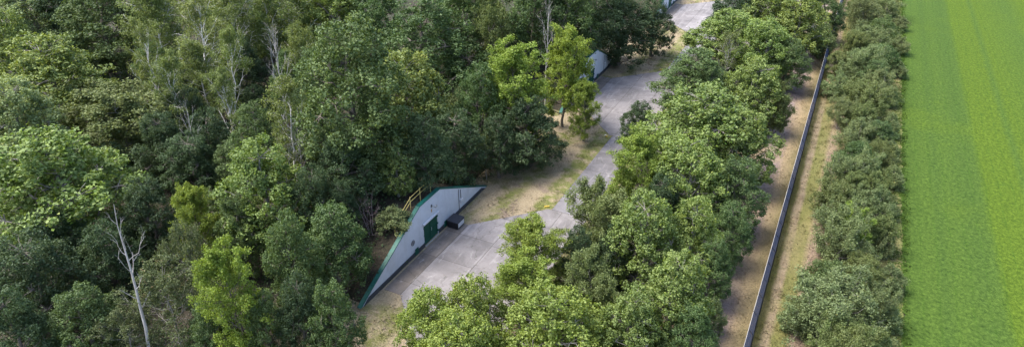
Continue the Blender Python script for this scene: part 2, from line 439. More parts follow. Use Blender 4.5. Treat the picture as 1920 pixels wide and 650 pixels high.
# painted kerb blocks at the corners where forecourt and road meet
M['kerb_yellow'] = paint('kerb_paint', (0.40, 0.30, 0.05), 0.6, 0.15, 6, dirt=(0.25, 0.22, 0.16))
M['kerb_white'] = paint('kerb_chalk', (0.62, 0.60, 0.50), 0.7, 0.15, 6, dirt=(0.3, 0.27, 0.2))
KERBS = [(-27.35, 64.95, 50, 'yellow kerb block where the nearest forecourt meets the road'),
         (-27.35, 86.35, -50, 'yellow and white kerb block at the near corner of the middle forecourt'),
         (-27.35, 116.0, 50, 'yellow kerb block at the far corner of the middle forecourt'),
         (-27.35, 137.2, -50, 'yellow and white kerb block at the near corner of the farthest forecourt')]
for i, (x, y, rz, lab) in enumerate(KERBS):
    e = empty('kerb_block', (x, y, 0.0)); e.rotation_euler.z = math.radians(rz + 90 if i % 2 == 0 else rz + 0)
    e.rotation_euler.z = math.radians(135 if i % 2 else 38)
    MB().box(-0.34, 0.06, -0.13, 0.13, -0.05, 0.20).build('body', M['kerb_yellow'], e, 0.03)
    MB().box(0.06, 0.30, -0.13, 0.13, -0.05, 0.195).build('end_cap', M['kerb_white'] if i % 2 else M['kerb_yellow'], e, 0.03)
    tag(e, lab, 'kerb block', 'painted kerb blocks')

# ------------------------------------------------------------------ bunkers
M['render'] = paint('bunker_render', (0.53, 0.55, 0.59), 0.85, 0.06, 1.2, 0.06, dirt=(0.40, 0.405, 0.41))
M['plinth'] = paint('bunker_plinth', (0.055, 0.057, 0.065), 0.8, 0.2, 2.5, 0.2, dirt=(0.13, 0.12, 0.10))
M['green_trim'] = paint('green_trim', (0.010, 0.095, 0.074), 0.5, 0.2, 2.0, dirt=(0.03, 0.075, 0.055))
M['green_door'] = paint('green_door', (0.008, 0.070, 0.043), 0.5, 0.15, 2.0, dirt=(0.02, 0.05, 0.035))
M['steel'] = paint('galvanised_steel', (0.42, 0.43, 0.44), 0.45, 0.15, 4, metal=0.6)
M['dark_steel'] = paint('dark_steel', (0.06, 0.062, 0.065), 0.5, 0.2, 4, metal=0.3)
M['pale_metal'] = paint('pale_metal', (0.55, 0.56, 0.58), 0.5, 0.1, 4)
M['wood'] = paint('rail_timber', (0.52, 0.42, 0.14), 0.8, 0.2, 3, dirt=(0.2, 0.16, 0.1))
M['louvre'] = paint('round_grille', (0.17, 0.17, 0.175), 0.6, 0.2, 5)
M['rust'] = paint('rust_streak', (0.42, 0.26, 0.11), 0.9, 0.25, 6)

def make_bunker(cy, label):
    e = empty('bunker', (WALL_X, cy, 0))
    L, R, TL, TR, ZT = -13.1, 13.1, -1.9, 2.2, 5.5
    # front wall with a real door opening
    dl, dr, dz = -1.45, 1.45, 2.85
    poly = [(L, -0.1), (dl, -0.1), (dl, dz), (dr, dz), (dr, -0.1), (R, -0.1), (R, 0.02), (TR, ZT), (TL, ZT), (L, 0.02)]
    MB().prism(poly, 'x', -0.45, 0.0).build('wall', M['render'], e)
    for a, b in ((L + 0.9, dl - 0.06), (dr + 0.06, R - 0.9)):
        if a < 0: pl = [(L + 0.25, -0.08), (b, -0.08), (b, 0.55), (L + 1.35, 0.55)]
        else: pl = [(a, -0.08), (R - 0.25, -0.08), (R - 1.35, 0.55), (a, 0.55)]
        MB().prism(pl, 'x', 0.002, 0.07).build('plinth', M['plinth'], e, 0.01)
    # coping: a flat cap along each sloping edge and the top
    def cap(p, q, s0, s1):
        p, q = Vector((0, *p)), Vector((0, *q))
        d = (q - p).normalized(); n = Vector((0, -d.z, d.y))
        v = []
        for x in (-0.41, 0.05):
            for P, sh in ((p, s0), (q, s1)):
                for h in (0.0, 0.12):
                    w = P + n * h + d * sh * h
                    v.append((x, w.y, w.z))
        f = [(0, 1, 3, 2), (4, 6, 7, 5), (0, 4, 5, 1), (2, 3, 7, 6), (1, 5, 7, 3), (0, 2, 6, 4)]
        MB().add(v, f).build('coping', M['green_trim'], e)
    tn = math.tan(math.atan2(ZT, TL - L) / 2)
    cap((L, 0.04), (TL, ZT + 0.005), 0, -tn + 0.0); cap((TL, ZT + 0.005), (TR, ZT + 0.005), tn * 0 - 0.0, 0.0); cap((TR, ZT + 0.005), (R, 0.04), tn - 0.0, 0)
    # double door
    for s in (-1, 1):
        a, b = (dl + 0.03, -0.012) if s < 0 else (0.012, dr - 0.03)
        d = MB().box(-0.22, -0.12, a, b, 0.03, dz - 0.03).build('door_leaf', M['green_door'], e, 0.012)
        m = MB()
        for z in (0.12, 1.35, 2.66): m.box(-0.119, -0.085, a + 0.06, b - 0.06, z - 0.05, z + 0.05)
        for y in (a + 0.06, b - 0.06): m.box(-0.119, -0.088, y - 0.05, y + 0.05, 0.08, dz - 0.09)
        m.build('door_frame', M['green_door'], d, 0.006)
        for z in (0.5, 1.45, 2.4):
            hy = dl + 0.02 if s < 0 else dr - 0.02
            MB().box(-0.11, 0.03, hy - 0.07, hy + 0.07, z - 0.12, z + 0.12).build('hinge', M['green_trim'], d, 0.015)
        if s > 0: MB().tube([(-0.085, 0.16, 1.25), (-0.03, 0.16, 1.25), (-0.03, 0.16, 1.6), (-0.085, 0.16, 1.6)], 0.02, 6).build('handle', M['pale_metal'], d)
    MB().box(-0.45, -0.30, dl - 0.0, dr + 0.0, 0.0, dz).build('door_reveal', M['dark_steel'], e)
    MB().box(0.003, 0.24, dl - 0.18, dr + 0.22, dz + 0.05, dz + 0.22).build('lintel', M['pale_metal'], e, 0.015)
    MB().box(0.0, 0.14, dl + 0.05, dr - 0.05, -0.05, 0.045).build('threshold', M['steel'], e, 0.01)
    # ventilation flaps either side, each with its stay rod
    for y in (-3.15, 2.95):
        f = MB().box(0.072, 0.14, y - 0.30, y + 0.30, 0.16, 0.92).build('vent_flap', M['green_door'], e, 0.01)
        MB().tube([(0.15, y - 0.28, 0.88), (0.30, y - 0.75, 0.52)], 0.025, 5).build('stay_rod', M['green_trim'], f)
        MB().box(0.142, 0.165, y - 0.24, y + 0.24, 0.22, 0.27).build('flap_rib', M['green_trim'], f)
    # round grille with its rings
    g = MB()
    for r0, r1, w in ((0.33, 0.25, 0.05), (0.19, 0.12, 0.045), (0.07, 0.0, 0.05)):
        k = 20; v = []
        for i in range(k):
            q = 2 * math.pi * i / k
            for rr, x in ((r0, 0.003), (r0, w), (max(r1, 0.001), w), (max(r1, 0.001), 0.003)):
                v.append((x, -3.65 + rr * math.cos(q), 1.9 + rr * math.sin(q)))
        fs = [(i * 4 + a, ((i + 1) % k) * 4 + a, ((i + 1) % k) * 4 + (a + 1) % 4, i * 4 + (a + 1) % 4) for i in range(k) for a in range(4)]
        g.add(v, fs)
    g.build('round_grille', M['louvre'], e)
    # lamp on a bracket above the door and the streak below it
    lp = MB().tube([(0.0, 0.35, 4.35), (0.25, 0.35, 4.45), (0.42, 0.42, 4.42)], 0.03, 6).box(0.33, 0.60, 0.28, 0.72, 4.30, 4.42).build('wall_lamp', M['steel'], e)
    MB().box(0.002, 0.05, 0.24, 0.46, 4.22, 4.5).build('lamp_plate', M['dark_steel'], lp)
    MB().box(0.0015, 0.006, 0.22, 0.44, 3.55, 3.95).build('rust_stain', M['rust'], e)
    # conduits and junction box on the right
    for y, z0, z1 in ((6.15, 0.0, 3.35), (6.62, 1.75, 3.1)):
        MB().tube([(0.045, y, z0), (0.045, y, z1)], 0.03, 6).build('conduit', M['dark_steel'], e)
    MB().box(0.004, 0.20, 6.42, 6.86, 1.42, 1.82).build('junction_box', M['pale_metal'], e, 0.02)
    # timber guard rail on the top edge
    rail = empty('guard_rail'); rail.parent = e
    base = []
    for y in (-5.2, -3.6, -2.1, -0.2, 1.9):
        z = ZT if y > TL else ZT * (y - L) / (TL - L)
        base.append((y, z + 0.02))
        MB().box(-1.035, -0.975, y - 0.03, y + 0.03, z - 0.6, z + 1.2).build('post', M['wood'], rail)
    for h in (0.62, 1.13):
        for (y0, z0), (y1, z1) in zip(base[:-1], base[1:]):
            d = 0.03
            v = [(x, y, z + zz) for x in (-0.955, -0.915) for (y, z) in ((y0, z0 + h), (y1, z1 + h)) for zz in (-d, d)]
            MB().add(v, [(0, 1, 3, 2), (4, 6, 7, 5), (0, 4, 5, 1), (2, 3, 7, 6), (1, 5, 7, 3), (0, 2, 6, 4)]).build('rail', M['wood'], rail)
    tag(e, label, 'bunker', 'earth-covered bunkers along the road')
    return e

def copy_tree(o, parent=None):
    c = o.copy(); COL.objects.link(c); c.parent = parent
    for ch in o.children: copy_tree(ch, c)
    return c

b0 = make_bunker(BUNKER_Y[0], 'nearest bunker, whole grey trapezoid front with green double door showing')
for k, lab in ((1, 'middle bunker, grey front half hidden behind a bright yellow-green tree'), (2, 'farthest bunker, only a sliver of its front showing at the top edge')):
    c = copy_tree(b0); c.location.y = BUNKER_Y[k]; tag(c, lab)

# dark equipment box beside the door
e = empty('equipment_box', (-35.28, 56.55, 0.05))
M['box_black'] = paint('box_black', (0.014, 0.014, 0.017), 0.45, 0.2, 3)
M['box_top'] = paint('box_lid', (0.032, 0.034, 0.042), 0.4, 0.15, 3)
MB().box(-0.62, 0.62, -0.70, 0.70, 0.10, 0.76).build('body', M['box_black'], e, 0.02)
lid = MB().add([(-0.66, -0.74, 0.762), (0.66, -0.74, 0.762), (0.66, 0.74, 0.762), (-0.66, 0.74, 0.762), (-0.66, -0.74, 0.92), (0.66, -0.74, 0.84), (0.66, 0.74, 0.84), (-0.66, 0.74, 0.92)],
         [(0, 3, 2, 1), (4, 5, 6, 7), (0, 1, 5, 4), (1, 2, 6, 5), (2, 3, 7, 6), (3, 0, 4, 7)]).build('lid', M['box_top'], e)
MB().box(0.622, 0.64, -0.56, 0.60, 0.20, 0.68).build('front_panel', M['pale_metal'], e, 0.005)
for y in (-0.58, 0.58):
    MB().box(-0.55, 0.55, y - 0.06, y + 0.06, 0.0, 0.098).build('skid', M['dark_steel'], e)
e.scale = (1.12, 1.12, 1.15)
tag(e, 'low black metal box with white end panel beside the green bunker door', 'equipment box')

# ------------------------------------------------------------------ fence along the track
def mesh_mat():
    m, nt, out = new_mat('fence_mesh'); n = N(nt)
    P = n.node('ShaderNodeTexCoord').outputs['Object']
    s = n.sep(P)
    k = 2 * math.pi / 0.055
    a = n.math('ABSOLUTE', n.math('SINE', n.math('MULTIPLY', n.math('ADD', s[1], s[2]), k / 2)))
    b = n.math('ABSOLUTE', n.math('SINE', n.math('MULTIPLY', n.math('SUBTRACT', s[1], s[2]), k / 2)))
    hole = n.step(n.math('MINIMUM', a, b), 0.78, 0.86)
    col = n.mix(n.noise(P, 0.8, 4), (0.024, 0.038, 0.078), (0.036, 0.052, 0.096))
    p = n.bsdf(None, col, 0.7, metal=0.0, spec=0.1)
    t = n.node('ShaderNodeBsdfTransparent')
    ms = n.node('ShaderNodeMixShader'); n.set(ms.inputs[0], hole)
    nt.links.new(p.outputs[0], ms.inputs[1]); nt.links.new(t.outputs[0], ms.inputs[2]); nt.links.new(ms.outputs[0], out.inputs[0])
    return m
M['mesh'] = mesh_mat()
M['fence_post'] = paint('fence_post', (0.035, 0.04, 0.055), 0.5, 0.15, 3, metal=0.3)
M['top_rail'] = paint('top_rail', (0.55, 0.53, 0.50), 0.5, 0.12, 3, metal=0.3)
fx = -1.05
fence = empty('chain_link_fence', (fx, 20, 0))
tag(fence, 'long slate-grey mesh fence with pale top rail between track and hedge', 'fence')
PITCH, NB = 2.8, 70
prof = [(0.0, 0.03), (0.0, 1.95), (-0.42, 2.40)]
pm = MB().tube([(0.055, 0, -0.2), (0.055, 0, 1.95), (-0.42, 0, 2.46)], 0.035, 6).mesh('fence_post')
pan = MB(); v = [(x, y, z) for (x, z) in prof for y in (0.0, PITCH)]
pan_me = mesh_pd('mesh_panel', v, [(0, 1, 3, 2), (2, 3, 5, 4)])
rail_me = MB().tube([(-0.44, 0.0, 2.43), (-0.44, PITCH, 2.43)], 0.022, 6).mesh('top_rail')
wire_me = MB().tube([(0.0, 0.0, 1.97), (0.0, PITCH, 1.97)], 0.014, 4).mesh('tension_wire')
kick_me = MB().box(-0.05, 0.05, 0.04, PITCH - 0.04, -0.1, 0.13).mesh('kick_board')
rr = random.Random(3)
M['kick'] = paint('kick_board', (0.06, 0.06, 0.058), 0.9, 0.2, 3)
for i in range(NB):
    y = i * PITCH
    o = obj('post', pm, M['fence_post'], fence, (rr.uniform(-0.02, 0.02), y, rr.uniform(-0.03, 0.03)))
    o.rotation_euler = (rr.uniform(-0.012, 0.012), rr.uniform(-0.012, 0.012), 0)
    obj('mesh_panel', pan_me, M['mesh'], fence, (rr.uniform(-0.01, 0.01), y, 0))
    obj('top_rail', rail_me, M['top_rail'], fence, (0, y, rr.uniform(-0.008, 0.008)))
    obj('tension_wire', wire_me, M['fence_post'], fence, (0, y, 0))
    obj('kick_board', kick_me, M['kick'], fence, (0, y, 0))

# ------------------------------------------------------------------ trees
def leaves_mesh(name, pos, nrm, size, tone, odd, mat, rng, wid=0.62):
    n = len(pos)
    nrm = nrm / np.maximum(np.linalg.norm(nrm, axis=1, keepdims=True), 1e-6)
    t = rng.normal(size=(n, 3)); t -= nrm * np.sum(t * nrm, axis=1, keepdims=True)
    t /= np.maximum(np.linalg.norm(t, axis=1, keepdims=True), 1e-6)
    b = np.cross(nrm, t)
    L = (size * rng.uniform(0.65, 1.3, n))[:, None]
    W = L * wid * rng.uniform(0.8, 1.2, n)[:, None]
    bend = nrm * L * 0.16
    v = np.stack([pos - t * L * 0.5, pos + b * W * 0.5 + bend, pos + t * L * 0.5 - bend, pos - b * W * 0.5 + bend], axis=1).reshape(-1, 3)
    me = bpy.data.meshes.new(name)
    me.vertices.add(4 * n); me.vertices.foreach_set('co', v.astype(np.float32).ravel())
    me.loops.add(4 * n); me.loops.foreach_set('vertex_index', np.arange(4 * n, dtype=np.int32))
    me.polygons.add(n)
    me.polygons.foreach_set('loop_start', np.arange(0, 4 * n, 4, dtype=np.int32))
    me.update(calc_edges=True)
    a = me.attributes.new('tone', 'FLOAT', 'FACE'); a.data.foreach_set('value', np.clip(tone, 0, 1).astype(np.float32))
    a = me.attributes.new('odd', 'FLOAT', 'FACE'); a.data.foreach_set('value', odd.astype(np.float32))
    me.materials.append(mat)
    me.validate()
    return me

def unit(rng, n):
    d = rng.normal(size=(n, 3)); return d / np.linalg.norm(d, axis=1, keepdims=True)

def curve(p, q, k, wob, rng, sag=0.0):
    p, q = np.array(p, float), np.array(q, float); L = np.linalg.norm(q - p)
    out = []
    for i in range(k + 1):
        t = i / k
        w = rng.normal(size=3) * wob * L * (0 if i in (0, k) else 1)
        out.append(tuple(p + (q - p) * t + w + np.array([0, 0, sag * L * 4 * t * (1 - t)])))
    return out

def lobed(seed, h, R, base, nl, ncl, nlf, leaf, clr, leafmat, barkmat, stems=1, tall=1.0, tr=None, gap=0.0):
    """broad crown: limbs carry lobes, lobes carry leafy shoots, shoots carry leaves"""
    rng = np.random.default_rng(seed)
    tr = tr or 0.020 * h + 0.05
    zc = (h + base) / 2; Hh = (h - base) / 2
    lobes = [(np.array([rng.normal() * 0.06 * R, rng.normal() * 0.06 * R, h - 0.40 * R * tall]), 0.40 * R)]
    for i in range(nl):
        a = i * 2.399963 + rng.uniform(-0.4, 0.4)
        u = (i + 0.5) / nl
        r = R * rng.uniform(0.22, 0.37)
        z = base + (h - base - 0.9 * r) * (0.05 + 0.87 * u)
        prof = max(0.15, math.sin(math.pi * (0.20 + 0.76 * u))) ** 0.62
        d = max(0.0, R * prof * rng.uniform(0.90, 1.08) - r * 0.95) * rng.uniform(0.75, 1.0)
        lobes.append((np.array([math.cos(a) * d, math.sin(a) * d, z]), r))
    C = np.array([l[0] for l in lobes]); Rr = np.array([l[1] for l in lobes])
    flat = 1.0
    cl, ax = [], []
    w = Rr ** 2 / np.sum(Rr ** 2)
    tries = 0
    while len(cl) < ncl and tries < ncl * 30:
        tries += 1
        i = rng.choice(len(lobes), p=w)
        d = unit(rng, 1)[0]
        if d[2] < -0.55: continue
        inner = rng.random() < 0.16
        rad = Rr[i] * (rng.uniform(0.3, 0.8) if inner else rng.uniform(0.86, 1.14))
        p = C[i] + d * rad * np.array([1, 1, flat * tall])
        if not inner:
            dd = np.linalg.norm((p - C) / np.array([1, 1, flat * tall]), axis=1) / Rr
            dd[i] = 9
            if dd.min() < 0.80: continue
        if gap and math.sin(p[0] * 1.7 + seed) + math.sin(p[1] * 1.9 + 2 * seed) + math.sin(p[2] * 2.1) > 3 * (1 - gap): continue
        cl.append(p); ax.append(d)
    cl, ax = np.array(cl), np.array(ax)
    n = len(cl)
    cs = clr * rng.uniform(0.6, 1.35, n)
    idx = np.repeat(np.arange(n), nlf)
    m = len(idx)
    d = unit(rng, m)
    dirs = d + ax[idx] * 0.45 + np.array([0, 0, 0.25])
    pos = cl[idx] + d * (cs[idx] * rng.uniform(0.25, 1.0, m) ** 0.6)[:, None] * np.array([1, 1, 1.05])
    stray = rng.random(m) < 0.05
    pos[stray] += d[stray] * clr * 0.7
    nrm = dirs * 0.6 + unit(rng, m) * 0.95
    tone = 0.42 + 0.20 * rng.normal(size=n)[idx] + 0.22 * rng.normal(size=m)
    odd = 0.6 * rng.random(n)[idx] + 0.4 * rng.random(m)
    crown = leaves_mesh('crown', pos, nrm, leaf, tone, odd, leafmat, rng)
    # trunk, limbs, twigs
    mb = MB()
    for s in range(stems):
        a = s * 2.4 + rng.uniform(0, 6)
        off = np.array([math.cos(a), math.sin(a), 0]) * (0.25 * (stems > 1))
        top = np.array([rng.normal() * 0.05 * R, rng.normal() * 0.05 * R, h - 0.5 * R]) + off * (R * 0.9 if stems > 1 else 0)
        pts = curve(off + np.array([0, 0, -0.3]), top, 6, 0.018, rng)
        rt = tr / (stems ** 0.5)
        mb.tube(pts, [rt * (1.25 if i == 0 else 1 - 0.8 * i / 6) for i in range(7)], 7)
        P = np.array(pts)
        for i, c in enumerate(C):
            if stems > 1 and i % stems != s: continue
            zz = max(base * 0.5, c[2] - np.linalg.norm(c[:2]) * rng.uniform(0.6, 1.0) - 0.3)
            k = int(np.argmin(np.abs(P[:, 2] - zz)))
            lp = curve(P[k], c, 4, 0.05, rng, 0.05)
            lr = tr * 0.42 * (Rr[i] / R / 0.45)
            mb.tube(lp, [lr * (1 - 0.7 * q / 4) for q in range(5)], 5)
    near = np.argmin(np.linalg.norm(cl[:, None, :] - C[None], axis=2), axis=1)
    for j in range(0, n, 3):
        lp = curve(C[near[j]], cl[j], 2, 0.06, rng, 0.04)
        mb.tube(lp, [tr * 0.13, tr * 0.09, tr * 0.04], 4, False)
    trunk = mb.mesh('trunk'); trunk.materials.append(barkmat)
    return dict(trunk=trunk, crown=crown, h=h, R=R)

def airy(seed, h, R, base, nb, nsub, ntw, nlf, leaf, leafmat, barkmat, up=35, droop=0.0, tr=None, stems=1, lean=0.0, curl=0.12, cs=0.35, sparse=0.0, thick=1.0, prof_pow=0.7, top_frac=0.97, twob=0.014, bwob=0.05):
    """open crown built branch by branch; leaves sit along the outer twigs"""
    rng = np.random.default_rng(seed)
    tr = tr or 0.014 * h + 0.03
    mb = MB(); pos, ax, grp = [], [], []
    g = 0
    for s in range(stems):
        a0 = s * 2.4 + rng.uniform(0, 6)
        sp = 0.0 if stems == 1 else R * 0.42
        off = np.array([math.cos(a0), math.sin(a0), 0.0])
        top = off * (sp + lean * h) + np.array([rng.normal() * 0.03 * h, rng.normal() * 0.03 * h, h * top_frac * (1 if s == 0 else rng.uniform(0.75, 0.95))])
        K = 9
        pts = curve(off * (0.15 * (stems > 1)) + np.array([0, 0, -0.3]), top, K, twob, rng)
        rt = tr / stems ** 0.4
        mb.tube(pts, [rt * (1.2 if i == 0 else 1.02 - 0.94 * i / K) for i in range(K + 1)], 7)
        P = np.array(pts)
        nbs = max(3, nb // stems)
        for b in range(nbs):
            t = (base / h) + (0.96 - base / h) * (b + rng.uniform(0, 0.9)) / nbs
            k = min(K - 1, int(t * K)); fr = t * K - k
            p = P[k] * (1 - fr) + P[k + 1] * fr
            u = (t - base / h) / (1 - base / h)
            prof = max(0.18, math.sin(math.pi * (0.22 + 0.74 * u))) ** prof_pow
            L = R * prof * rng.uniform(0.65, 1.12) * (0.75 if stems > 1 else 1)
            az = b * 2.399963 + a0 + rng.uniform(-0.5, 0.5)
            el = math.radians(up + 25 * u + rng.uniform(-14, 14))
            q = p + L * np.array([math.cos(az) * math.cos(el), math.sin(az) * math.cos(el), math.sin(el)])
            bp = curve(p, q, 4, bwob, rng, -curl)
            br = rt * 0.40 * (1.05 - 0.75 * u) * thick
            mb.tube(bp, [br * (1 - 0.72 * i / 4) for i in range(5)], 5)
            B = np.array(bp)
            for c in range(nsub):
                tt = rng.uniform(0.3, 1.0) * 3.999
                k2 = int(tt); p2 = B[k2] * (1 - tt + k2) + B[k2 + 1] * (tt - k2)
                dd = (q - p) / L + unit(rng, 1)[0] * 0.85 + np.array([0, 0, 0.15])
                dd /= np.linalg.norm(dd)
                L2 = L * rng.uniform(0.22, 0.48)
                q2 = p2 + dd * L2 - np.array([0, 0, droop * L2])
                sp2 = curve(p2, q2, 2, 0.07, rng, 0.05)
                mb.tube(sp2, [br * 0.42, br * 0.28, br * 0.12], 4, False)
                if rng.random() < sparse: continue
                for w in range(ntw):
                    dd2 = dd + unit(rng, 1)[0] * 0.9
                    f = rng.uniform(0.35, 1.0)
                    q3 = p2 + (q2 - p2) * f + dd2 / np.linalg.norm(dd2) * L2 * rng.uniform(0.15, 0.5) - np.array([0, 0, droop * L2 * rng.uniform(0.2, 1.0)])
                    if w % 2 == 0: mb.tube([tuple(p2 + (q2 - p2) * f), tuple(q3)], [br * 0.16, br * 0.07], 3, False)
                    if nlf:
                        d = unit(rng, nlf)
                        loc = q3 + d * (cs * rng.uniform(0.2, 1.0, nlf))[:, None]
                        loc[:, 2] -= droop * cs * rng.exponential(0.9, nlf)
                        pos.append(loc); ax.append(d * 0.6 + np.array([0, 0, 0.3])); grp.append(np.full(nlf, g)); g += 1
    res = dict(h=h, R=R)
    tm = mb.mesh('trunk'); tm.materials.append(barkmat); res['trunk'] = tm
    if pos:
        pos = np.concatenate(pos); ax = np.concatenate(ax); grp = np.concatenate(grp)
        m = len(pos)
        tone = 0.45 + 0.18 * rng.normal(size=g)[grp] + 0.17 * rng.normal(size=m)
        odd = 0.65 * rng.random(g)[grp] + 0.35 * rng.random(m)
        res['crown'] = leaves_mesh('crown', pos, ax + unit(rng, m) * 0.9, leaf, tone, odd, leafmat, rng)
    return res

PROTO = {}
def proto(kind, *vs): PROTO[kind] = list(vs)
proto('maple', *[lobed(10 + i, 14, 4.6, 1.8, 24 + i, 440, 64, 0.235, 0.46, M['maple'], M['bark_grey'], gap=0.22) for i in range(4)])
proto('open', *[lobed(24 + i, 10, 4.0, 2.0, 22, 290, 68, 0.21, 0.45, M['lime'], M['bark_grey'], gap=0.34) for i in range(2)])
proto('lime', *[lobed(17 + i, 11, 4.6, 1.6, 26, 460, 66, 0.21, 0.46, M['lime'], M['bark_grey'], gap=0.24) for i in range(2)])
proto('pale', *[lobed(30 + i, 14, 4.6, 1.8, 26, 480, 62, 0.235, 0.50, M['pale'], M['bark_grey'], gap=0.12) for i in range(2)])
proto('oak', *[lobed(50 + i, 15, 4.6, 1.5, 22 + i, 430, 66, 0.215, 0.50, M['oak'], M['bark'], gap=0.22) for i in range(4)])
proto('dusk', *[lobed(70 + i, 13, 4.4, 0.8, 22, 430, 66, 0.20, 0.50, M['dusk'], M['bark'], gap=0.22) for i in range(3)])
proto('birch', *[airy(90 + i, 16, 4.4, 5.0, 28, 7, 6, 17, 0.19, M['birch'], M['bark_birch'], up=50, droop=0.30, tr=0.15, lean=0.04 * i, curl=0.10, cs=0.55, thick=0.8, sparse=0.15, twob=0.008, bwob=0.03) for i in range(4)])
proto('birch_open', *[airy(100 + i, 16, 4.4, 4.0, 22, 6, 6, 16, 0.19, M['birch'], M['bark_birch'], up=54, droop=0.25, tr=0.16, lean=0.04 * i, curl=0.12, cs=0.52, thick=0.85, sparse=0.45, twob=0.008, bwob=0.03) for i in range(3)])
proto('yellow', *[airy(110 + i, 14, 4.2, 2.5, 36, 8, 5, 24, 0.19, M['yellow'], M['bark'], up=34, tr=0.19, cs=0.44) for i in range(3)])
proto('olive', *[airy(130 + i, 10, 4.2, 1.2, 42, 8, 5, 22, 0.165, M['olive'], M['bark_grey'], up=36, tr=0.16, stems=2, cs=0.44) for i in range(3)])
proto('brown', *[airy(150 + i, 11, 3.9, 2.0, 34, 8, 4, 16, 0.165, M['brown'], M['bark_grey'], up=26, tr=0.13, cs=0.40, sparse=0.15) for i in range(2)])
proto('hedge', *[airy(170 + i, 5.2, 3.6, 0.4, 40, 8, 5, 18, 0.135, M['hedge'], M['bark_grey'], up=32, tr=0.13, stems=4, cs=0.36, prof_pow=0.5) for i in range(4)])
proto('hedge_olive', *[airy(190 + i, 5.0, 3.4, 0.4, 44, 8, 5, 20, 0.14, M['olive'], M['bark_grey'], up=34, tr=0.12, stems=4, cs=0.36, prof_pow=0.5) for i in range(2)])
proto('hedge_oak', *[lobed(200 + i, 5.2, 3.2, 0.4, 18, 260, 60, 0.165, 0.42, M['oak'], M['bark'], stems=3, gap=0.2) for i in range(2)])
proto('bush', *[lobed(210 + i, 4.2, 2.4, 0.3, 18, 190, 60, 0.16, 0.36, M['hedge'], M['bark'], stems=3) for i in range(2)])
proto('dead', airy(233, 14, 2.2, 6.0, 11, 3, 3, 0, 0.1, None, M['bark_dead'], up=40, tr=0.20, curl=0.10, thick=0.55, lean=0.0, twob=0.004, bwob=0.03))
proto('dead_birch', *[airy(240 + i, 15, 3.4, 6.0, 14, 5, 4, 0, 0.1, None, M['bark_dead'], up=56, tr=0.15, curl=0.12, thick=0.75, lean=0.03, twob=0.006, bwob=0.03) for i in range(2)])
proto('bare', airy(250, 3.6, 2.3, 0.3, 26, 7, 4, 0, 0.1, None, M['bark_purple'], up=30, tr=0.08, stems=4), airy(251, 5.5, 2.4, 1.5, 18, 7, 4, 8, 0.13, M['olive'], M['bark_dead'], up=42, tr=0.08, sparse=0.3))

NAMES = dict(hedge_oak='hedge_shrub', birch_open='birch_tree', lime='maple_tree', open='maple_tree', maple='maple_tree', pale='maple_tree', oak='oak_tree', dusk='alder_tree', birch='birch_tree', yellow='acacia_tree', olive='willow_tree', brown='alder_tree',
             hedge='hedge_shrub', hedge_olive='hedge_shrub', bush='bush', young='young_tree', dead='dead_tree', dead_birch='dead_tree', bare='bare_shrub')
CATS = dict(hedge_oak='shrub', hedge='shrub', hedge_olive='shrub', bush='bush', bare='shrub')
prng = random.Random(11)
def plant(kind, var, x, y, h, r, label, group=None, rot=None, tilt=None):
    p = PROTO[kind][var % len(PROTO[kind])]
    e = empty(NAMES[kind], (x, y, mound_z(x, y) - 0.08 + (0.03 if mound_z(x, y) == 0 else -0.1)))
    e.rotation_euler = (*(tilt or (prng.uniform(-0.035, 0.035), prng.uniform(-0.035, 0.035))), prng.uniform(0, 6.283) if rot is None else rot)
    sx = r / p['R']
    e.scale = (sx * prng.uniform(0.94, 1.06), sx * prng.uniform(0.94, 1.06), h / p['h'])
    t = bpy.data.objects.new('trunk', p['trunk']); link(t, e)
    if 'crown' in p:
        c = bpy.data.objects.new('crown', p['crown']); link(c, e); c['kind'] = 'stuff'
    tag(e, label, CATS.get(kind, 'tree'), group)
    return e


